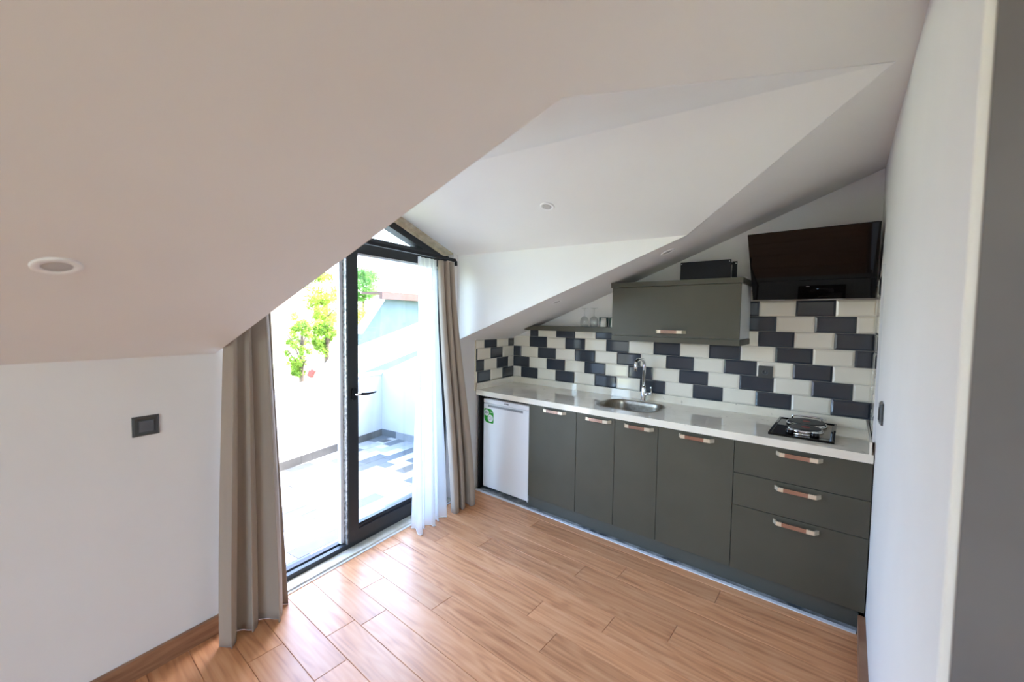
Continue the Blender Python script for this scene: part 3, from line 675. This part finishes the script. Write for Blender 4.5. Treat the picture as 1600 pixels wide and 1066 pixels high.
# cooker hood: glass leaning out towards the top
hd = thing('cooker_hood', 'slanted black glass cooker hood above the hob', 'cooker hood')
HX0, HX1 = 2.075, 2.672
def hoodplate(name, s0, s1, th, x0=HX0, x1=HX1, m=M_BLK, off=0.0, parent=hd):
    B, Tt = Vector((0, -0.1, 1.628)), Vector((0, -0.36, 2.0)); d = (Tt-B); nrm = Vector((0, -d.z, d.y)).normalized()
    bm = bmesh.new(); p0, p1 = B+d*s0+nrm*off, B+d*s1+nrm*off
    v = [bm.verts.new(p+Vector((x, 0, 0))-nrm*k) for k in (0, th) for p, x in ((p0, x0), (p0, x1), (p1, x1), (p1, x0))]
    for q in ((0, 1, 2, 3), (4, 7, 6, 5), (0, 4, 5, 1), (1, 5, 6, 2), (2, 6, 7, 3), (3, 7, 4, 0)): bm.faces.new([v[i] for i in q])
    bmesh.ops.bevel(bm, geom=list(bm.edges), offset=0.001, segments=1, affect='EDGES')
    return mk(name, bm, m, parent)
hoodplate('upper_glass', 0.292, 1.0, 0.01)
lowg = hoodplate('lower_glass', 0.0, 0.286, 0.01)
bm = bmesh.new(); vs = []
for x in (HX0+0.03, HX1-0.03): vs.append([bm.verts.new((x, y, z)) for y, z in ((-0.012, 1.632), (-0.09, 1.632), (-0.335, 1.98), (-0.3, 1.99), (-0.012, 1.99))])
bm.faces.new(vs[0]); bm.faces.new(vs[1])
for i in range(5): bm.faces.new((vs[0][i], vs[0][(i+1) % 5], vs[1][(i+1) % 5], vs[1][i]))
mk('housing', bm, M_BLKM, hd)
for a, b in ((2.17, 2.245), (2.37, 2.53)):
    boxo('lamp_lens', a, b, -0.085, -0.045, 1.624, 1.6315, M_LAMPD, hd)
bm = bmesh.new()
for i in range(3): lathe(bm, [(0.002, 0), (0.002, 0.001)], 8, (2.36+i*0.006, 0, 0))
bm.transform(Matrix.Translation((0, -0.161, 1.70)) @ Matrix.Rotation(math.radians(60), 4, 'X')); mk('touch_mark', bm, M_LAMPD, lowg)

# ------------------------------------------------------------------ sockets, switches, downlights
so = thing('power_outlet', 'graphite round-pin power outlet on the chequered tiles', 'outlet', (2.152, -0.0105, 1.159))
mk('plate', slab(rrect(-0.041, 0.041, -0.04, 0.04, 0.005), [disc(0, 0, 0.02)], XZ, 0.0, -0.009), M_SWITCH, so)
bm = bmesh.new(); lathe(bm, [(0.0198, 0.0), (0.0195, -0.0085), (0.017, -0.0095), (0.016, -0.002), (0.001, -0.002)], 24, cap=False); bm.transform(Matrix.Rotation(math.radians(90), 4, 'X').inverted()); bm.transform(Matrix.Scale(-1, 4, (0, 1, 0)) if False else Matrix.Identity(4))
mk('socket_well', bm, M_SWITCH2, so, True)
for dx in (-0.008, 0.008):
    bm = bmesh.new(); lathe(bm, [(0.003, 0), (0.003, 0.003)], 10); bm.transform(Matrix.Translation((dx, -0.003, 0)) @ Matrix.Rotation(math.pi/2, 4, 'X')); mk('pin_hole', bm, M_BLKM, so)
def switch(name, mtx, w, h, label):
    s = thing(name, label, 'light switch'); s.matrix_world = mtx
    bm = bmesh.new(); rr = [(-w/2, -h/2), (w/2, -h/2), (w/2, h/2), (-w/2, h/2)]; b = 0.006
    lo = [bm.verts.new((x, y, 0)) for x, y in rr]; mid = [bm.verts.new((x, y, 0.005)) for x, y in rr]
    up = [bm.verts.new((x*(1-2*b/w), y*(1-2*b/h), 0.011)) for x, y in rr]; iw, ih = w*0.58, h*0.6
    inn = [bm.verts.new((math.copysign(iw/2, x), math.copysign(ih/2, y), 0.0085)) for x, y in rr]
    bm.faces.new(lo)
    for q, r in ((lo, mid), (mid, up), (up, inn)):
        for i in range(4): bm.faces.new((q[i], q[(i+1) % 4], r[(i+1) % 4], r[i]))
    bm.faces.new(inn)
    mk('plate', bm, M_SWITCH, s)
    bm = bmesh.new(); fs = box(bm, -iw/2+0.002, iw/2-0.002, -ih/2+0.002, ih/2-0.002, 0.0087, 0.012)
    for q in bm.verts:
        if q.co.z > 0.01 and q.co.x > 0: q.co.z += 0.003
    mk('rocker', bm, M_SWITCH2, s); return s
switch('light_switch', frame_mtx(W(2.853, 0.0005, 1.028), -TV, (0, 0, 1)), 0.086, 0.08, 'graphite light switch on the white knee wall')
switch('light_switch', frame_mtx((XR-0.0005, -0.96, 1.125), (0, -1, 0), (0, 0, 1)), 0.086, 0.086, 'graphite light switch on the right wall beside the worktop')
def downlight(pos, nrm, r, label):
    q = Vector(nrm).to_track_quat('Z', 'Y')
    d = thing('downlight', label, 'downlight', pos, group='recessed ceiling spots'); d.rotation_euler = q.to_euler()
    bm = bmesh.new(); lathe(bm, [(r, 0.0003), (r, 0.003), (r*0.9, 0.006), (r*0.62, 0.0045), (r*0.6, 0.001)], 32, cap=False); mk('ring', bm, M_LAMP, d, True)
    bm = bmesh.new(); lathe(bm, [(r*0.61, 0.0004), (r*0.6, 0.0025), (r*0.3, 0.0032), (0.002, 0.0034)], 32, cap=True); mk('diffuser', bm, M_LAMPD, d, True)
SN = (NV*MS-Vector((0, 0, 1))).normalized()
downlight(W(3.213, 0.712, slope_z(0.712)), SN, 0.044, 'round white downlight in the slope above the light switch')
downlight(W(0.68, 0.787, slope_z(0.787)), SN, 0.044, 'round white downlight in the slope above the wine glasses')
downlight(W(0.686, 1.567, slope_z(1.567)), SN, 0.044, 'round white downlight in the slope above the wall cabinet')
downlight(W(1.342, 1.032, gz(1.342)), (TV*DSL-Vector((0, 0, 1))).normalized(), 0.042, 'round white downlight in the dormer ceiling')

# ------------------------------------------------------------------ curtains
def curtain(name, top, bot, ztop, zbot, folds, amp_t, amp_b, m, label, cat, seed=0, nu=160, nv=40, thick=0.0015, hem=None, sharp=1.0):
    """top/bot: (t0, t1, n) ends; folds run along the width"""
    r = random.Random(seed); ph = [r.uniform(0, 6.28) for _ in range(6)]; var = [r.uniform(0.6, 1.25) for _ in range(folds*2+2)]
    bm = bmesh.new(); G = []
    def pt(u, v, extra=0.0):
        s = v*v*(3-2*v)*0.6+v*0.4                                        # 0 top, 1 bottom
        uu = u+0.018*math.sin(5.3*u+ph[0])*s
        t = (top[0]+(top[1]-top[0])*uu)*(1-s)+(bot[0]+(bot[1]-bot[0])*uu)*s
        nn = top[2]*(1-s)+bot[2]*s
        a = amp_t*(1-s)+amp_b*s
        x = uu*folds; k = int(min(x, folds-1e-6)); w = var[k]*(1-(x-k))+var[k+1]*(x-k)
        ww = math.sin(2*math.pi*x+0.5*math.sin(2*v+ph[1]))
        ww = math.copysign(abs(ww)**sharp, ww)
        nn += a*w*ww+0.35*a*math.sin(2*math.pi*x*0.5+ph[2]+1.2*s)
        t += 0.5*a*w*math.sin(4*math.pi*x+ph[3])*(0.3+s*0.4)
        z = ztop+(zbot-ztop)*v
        return W(t, nn, z)
    for j in range(nv+1): G.append([bm.verts.new(pt(i/nu, j/nv)) for i in range(nu+1)])
    for j in range(nv):
        for i in range(nu): bm.faces.new((G[j][i], G[j][i+1], G[j+1][i+1], G[j+1][i]))
    root = thing(name, label, cat)
    o = mk('cloth', bm, m, root, True)
    if thick:
        md = o.modifiers.new('thickness', 'SOLIDIFY'); md.thickness = thick; md.offset = 0
    if hem:
        bm = bmesh.new(); tube(bm, [pt(i/nu, 1.0) for i in range(nu+1)], 0.0035, 6); mk('bottom_hem', bm, hem, root, True)
        bm = bmesh.new(); tube(bm, [pt(0.0, j/nv) for j in range(nv+1)], 0.0022, 6); mk('side_hem', bm, hem, root, True)
    return root
RODZ, RODN = 1.915, 0.085
curtain('curtain', (2.575, 2.39, 0.07), (2.655, 2.345, 0.11), RODZ-0.012, 0.0012, 3, 0.026, 0.05, M_TAUPE, 'taupe curtain gathered at the knee wall, left of the door', 'curtain', 11, 180, 44, 0.002, None, 0.6)
curtain('curtain', (1.19, 1.03, 0.085), (1.1, 0.83, 0.14), RODZ-0.012, 0.0012, 3, 0.024, 0.045, M_TAUPE, 'taupe curtain gathered beside the fridge corner', 'curtain', 5, 180, 40, 0.002, None, 0.75)
curtain('sheer_curtain', (1.40, 1.215, 0.075), (1.47, 1.19, 0.11), RODZ-0.012, 0.004, 4, 0.014, 0.05, M_SHEER, 'white sheer voile curtain hanging over the glass door', 'curtain', 8, 180, 40, 0, M_HEM)
rod = thing('curtain_rod', 'black curtain rail across the dormer', 'curtain rod')
mk('rail', slab([(1.02, RODN-0.012), (2.58, RODN-0.012), (2.58, RODN+0.012), (1.02, RODN+0.012)], [], lambda a, b, d: W(a, b, d), RODZ, RODZ+0.02), M_BLKM, rod)
for t in (1.1, 2.5):
    mk('bracket', slab(rect(t-0.012, t+0.012, RODZ+0.012, RODZ+0.03), [], TZ, -0.069 if False else 0.0, RODN), M_BLKM, rod)
bm = bmesh.new(); tube(bm, [W(1.05, RODN, RODZ+0.008), W(1.022, RODN+0.002, RODZ+0.008), W(1.008, RODN+0.002, RODZ), W(1.006, RODN+0.002, RODZ-0.03)], 0.011, 10); mk('end_elbow', bm, M_BLKM, rod, True)

# ------------------------------------------------------------------ terrace
TZ0 = -0.05
def pn(t): return -1.906+(t-1.28)*0.1316      # parapet line
TL, TR = 4.2, -0.157
tf = mk('terrace_floor', slab([(TR-0.2, -0.2), (TL+0.2, -0.2), (TL+0.2, -2.3), (TR-0.2, -2.3)], [], lambda a, b, d: W(a, b, d), TZ0-0.15, TZ0-0.004), M_GROUT); struct(tf, 'sunlit terrace floor of mixed grey and white stone')
rt = random.Random(21); PT = 0.132; _tm = {}
n = -0.2; row = 0
while n > -2.2:
    t = TR-0.02+rt.choice((0, 0.1, 0.17)); tt = TR
    w = rt.choice((0.13, 0.2, 0.27)); first = True
    while tt < TL-0.6:
        ln = rt.choice((0.132, 0.2, 0.264, 0.264, 0.396))
        a, b = tt, min(tt+ln, TL); mid = (a+b)/2
        ci = rt.choices((0, 1, 2, 3), (30, 36, 28, 6))[0]
        nb = n-PT
        if nb+0.0 > pn(mid)-PT:
            key = (round(b-a, 3), ci)
            if key not in _tm:
                bm = bmesh.new(); box(bm, 0.0015, b-a-0.0015, -PT+0.0015, -0.0015, -0.006, 0.0, 0.0)
                bmesh.ops.recalc_face_normals(bm, faces=bm.faces); me = bpy.data.meshes.new('tile'); bm.to_mesh(me); bm.free(); me.materials.append(M_TT[ci]); _tm[key] = me
            o = bpy.data.objects.new('tile', _tm[key]); COL.objects.link(o); o.parent = tf
            mm = Matrix((TV, NV, Vector((0, 0, 1)))).transposed().to_4x4(); mm.translation = W(a, n, TZ0); o.matrix_local = mm
        tt = b
    n -= PT; row += 1
par = mk('parapet_wall', slab([(TR-0.15, TZ0-0.15), (TL, TZ0-0.15), (TL, 0.752), (TR-0.15, 0.752)], [], lambda a, b, d: W(a, pn(a)-d, b), 0.0, 0.16), M_OUT)
struct(par, 'white terrace parapet')
mk('coping', slab([(TR-0.15, 0.752), (TL, 0.752), (TL, 0.772), (TR-0.15, 0.772)], [], lambda a, b, d: W(a, pn(a)-d, b), -0.012, 0.18), M_OUT, par)
tt = TR+0.012
while tt < 3.4:                               # stone skirting along the parapet
    ln = rt.choice((0.13, 0.13, 0.4)); ci = rt.choice((2, 3, 3, 0)) if ln < 0.2 else rt.choice((0, 3))
    mk('skirting_tile', slab(rect(tt+0.001, tt+ln-0.001, TZ0, TZ0+0.085), [], lambda a, b, d: W(a, pn(a)+d, b), 0.0, 0.01), M_TT[ci], par); tt += ln
sw = mk('terrace_side_wall', slab([(-0.225, TZ0-0.15), (-2.3, TZ0-0.15), (-2.3, 0.70), (-0.225, 1.52)], [], lambda a, b, d: W(d, a, b), TR, TR-0.16), M_OUT); struct(sw, 'white side wall of the terrace')
nn = pn(TR)+0.01
while nn < -0.5:
    ln = rt.choice((0.13, 0.26)); ci = rt.choice((0, 1, 2))
    mk('skirting_tile', slab([(nn+0.001, TZ0), (nn+ln-0.001, TZ0), (nn+ln-0.001, TZ0+0.085), (nn+0.001, TZ0+0.085)], [], lambda a, b, d: W(d, a, b), TR+0.001, TR+0.011), M_TT[ci], sw); nn += ln
dr = thing('floor_drain', 'small square floor drain in the terrace corner', 'drain', W(0.0, -1.86, TZ0), math.atan2(TV.y, TV.x))
bm = bmesh.new(); box(bm, -0.06, 0.06, -0.05, 0.05, 0.0005, 0.004); mk('frame', bm, M_TT[3], dr)
bm = bmesh.new(); box(bm, -0.035, 0.035, -0.028, 0.028, 0.0042, 0.006); mk('grate', bm, M_BLKM, dr)
# own roof beside the terrace
rf = mk('roof_slope', slab([(TR-0.16, -0.3), (TR-0.16, -2.3), (-5.0, -2.3), (-5.0, -0.3)], [], lambda a, b, d: W(a, b, 0.70+0.395*(b+2.3)+d), -0.12, 0.0), M_ROOF); struct(rf, 'pale roof slope beside the terrace')
facade = mk('wall_outside', slab([(TR-5, -1.5), (TR-0.16, -1.5), (TR-0.16, 0.6), (TR-5, 0.6)], [], TZ, -2.2, -2.3), M_OUT); struct(facade)
eo = mk('dormer_roof', slab([(DT0-0.25, DEAVE-0.02), (DTM, DRIDGE+0.08), (DT1+0.25, DEAVE-0.02), (DT1+0.25, DEAVE+0.06), (DTM, DRIDGE+0.17), (DT0-0.25, DEAVE+0.06)], [], TZ, -0.23, -0.42), M_OUT); struct(eo)

# ------------------------------------------------------------------ beyond the terrace
ground = boxo('ground', -90, 60, -60, 90, -6.2, -6.0, noisy(mat('garden_ground', rgb(150, 160, 110), 0.9), rgb(140, 150, 96), rgb(176, 180, 140), 0.6)); struct(ground, 'garden ground below')
nr = thing('neighbour_roof', 'pale tiled roof of the house beyond the parapet', 'roof')
EA, EB = Vector((-0.9, -4.6)), Vector((-4.3, -9.0))
def nrz(t, n):                                # rises away from its eave
    d = (EB-EA).normalized(); p = Vector((t, n))-EA; out = Vector((-d.y, d.x)); s = p.dot(out)
    return 0.34+0.40*abs(s)
d2 = (EB-EA).normalized(); o2 = Vector((-d2.y, d2.x)); o2 = o2 if o2.x < 0 else -o2
q = [EA-d2*0.3, EB+d2*0.2, EB+d2*0.2+o2*3.6, EA-d2*0.3+o2*3.6]
poly('roof_plane', [W(p.x, p.y, nrz(p.x, p.y)) for p in q], M_ROOF, nr, (0, 0, -0.12))
poly('house_wall', [W(q[0].x-0.25, q[0].y-0.1, 0.3), W(q[1].x-0.25, q[1].y-0.1, 0.3), W(q[1].x-0.25, q[1].y-0.1, -6), W(q[0].x-0.25, q[0].y-0.1, -6)], M_OUT, nr, TV*-0.2)
bm = bmesh.new(); tube(bm, [(0, 0, 0), (0, 0.27, 0.0)], 0.075, 10); rm = bpy.data.meshes.new('roof_tile'); bm.to_mesh(rm); bm.free(); rm.materials.append(M_ROOF)
for k in range(18):
    p = EA+d2*(0.28*k-0.2); w = W(p.x, p.y, nrz(p.x, p.y)+0.02); e = W((p+d2).x, (p+d2).y, 0.36); e.z = w.z
    o = inst('ridge_tile', rm, nr, w); o.rotation_euler = (0, 0, math.atan2((e-w).y, (e-w).x)-math.pi/2)
M_NBG = noisy(mat('neighbour_grey', rgb(70, 84, 90), 0.8), rgb(66, 80, 86), rgb(76, 90, 96), 2)
M_NBB = mat('brown_fascia', rgb(84, 52, 44), 0.7)
nh = thing('neighbour_house', 'grey gabled neighbour house with white verge and brown fascia', 'house')
mk('gable_wall', slab([(-5.35, 0.8), (-6.5, 2.2), (-9.5, 2.2), (-9.5, -6), (-5.35, -6)], [], TZ, -9.4, -9.6), M_NBG, nh)
mk('verge_board', slab([(-5.2, 0.95), (-6.36, 2.30), (-6.6, 2.30), (-5.5, 0.95)], [], TZ, -9.25, -9.4), M_OUT, nh)
mk('fascia', slab([(-6.2, 2.14), (-9.6, 2.14), (-9.6, 2.32), (-6.2, 2.32)], [], TZ, -9.1, -9.25), M_NBB, nh)
mk('roof_plane', slab([(-6.2, -9.1), (-9.6, -9.1), (-9.6, -10.2), (-6.2, -10.2)], [], lambda a, b, d: W(a, b, 2.32-0.3*(b+9.1)*-0.0+d), 0.0, 0.08), M_NBB, nh)
bm = bmesh.new()
for a in (-6.9, -7.1, -7.3): tube(bm, [W(a, -9.1, 2.4), W(a, -9.1, 2.75)], 0.012, 6)
tube(bm, [W(-6.7, -9.1, 2.52), W(-7.5, -9.1, 2.5)], 0.012, 6); mk('antenna', bm, M_BLKM, nh)
bm = bmesh.new()                              # red ridge end on the parapet side
box(bm, -0.05, 0.05, -0.03, 0.03, 0, 0.11, 0.01); box(bm, -0.02, 0.055, -0.025, 0.025, 0.1, 0.15, 0.01)
rc = mk('clay_finial', bm, M_REDTHING, nr); rc.location = W(-0.62, -4.42, 0.47); rc.rotation_euler = (0, 0.5, 0.4); rc['label'] = 'small red clay finial'

def tree(name, t, n, zb, zt, rx, m, label, nleaf, size, seed, shape=1.0, gaps=0.0):
    r = random.Random(seed); root = thing(name, label, 'tree', W(t, n, 0), group='trees beyond the terrace')
    base = -6.0; bm = bmesh.new(); h = (zt+zb)/2
    tube(bm, [(0, 0, base), (0.1, 0, (base+h)/2), (0, 0.1, h), (0.05, 0.1, zt-0.3)], [0.2, 0.12, 0.05, 0.012], 10); mk('trunk', bm, M_BARK, root, True)
    for _ in range(5):
        bm = bmesh.new(); a = r.uniform(0, 6.28); z = r.uniform(zb, (zb+zt)/2)
        tube(bm, [(0.05, 0.05, z), (math.cos(a)*rx*0.4, math.sin(a)*rx*0.4, z+0.35), (math.cos(a)*rx*0.8, math.sin(a)*rx*0.8, z+0.6)], [0.03, 0.02, 0.008], 6); mk('branch', bm, M_BARK, root, True)
    bm = bmesh.new(); blobs = []
    for _ in range(46):
        a, rr = r.uniform(0, 6.28), rx*math.sqrt(r.uniform(0, 1))*0.85; z = r.uniform(zb, zt); k = math.sin(math.pi*min(max((z-zb)/(zt-zb), 0.12), 0.9))**0.5
        blobs.append((math.cos(a)*rr*k, math.sin(a)*rr*k, z, r.uniform(0.16, 0.34)*rx))
    for i in range(nleaf):
        bx_, by_, bz_, br = r.choice(blobs); d = Vector((r.gauss(0, 1), r.gauss(0, 1), r.gauss(0, 1))).normalized()*br*r.uniform(0.5, 1.0)
        c = Vector((bx_, by_, bz_))+d; a = Vector((r.gauss(0, 1), r.gauss(0, 1), r.gauss(0, 0.6))).normalized(); b = a.cross(Vector((r.gauss(0, 1), r.gauss(0, 1), r.gauss(0, 1)))).normalized(); s = size*r.uniform(0.7, 1.4)
        v = [bm.verts.new(c+p) for p in (a*s, b*s*0.45, -a*s, -b*s*0.45)]; bm.faces.new(v)
    o = mk('crown', bm, m, root, fix=False); o['kind'] = 'stuff'
    return root
def far(t, n, z0, z1, rx, k):                 # the same bearing, k times as far from the door
    return 3.476+(t-3.476)*k, 2.129+(n-2.129)*k, 1.4766+(z0-1.4766)*k, 1.4766+(z1-1.4766)*k, rx*k
tree('tree', -3.75, -10, -0.3, 1.5, 0.45, M_LEAF1, 'slim lime green tree rising behind the parapet left of the stile', 6000, 0.034, 1)
tree('tree', *far(-4.9, -10.4, 1.35, 2.9, 0.75, 1.35), M_LEAF3, 'yellow green tree crown highest beside the door stile', 7000, 0.05, 2)
tree('tree', -4.75, -10.2, 0.35, 1.35, 0.55, M_LEAF1, 'low lime green tree just above the pale roof edge', 6000, 0.034, 3)
tree('tree', *far(-8.6, -13.2, 2.3, 3.5, 1.05, 1.35), M_LEAF2, 'darker green tree seen through the glass leaf', 6500, 0.07, 4)
tree('tree', *far(-7.6, -12.4, 0.4, 1.9, 0.9, 1.05), M_LEAF3, 'pale yellow tree below the darker green one', 3000, 0.045, 5)
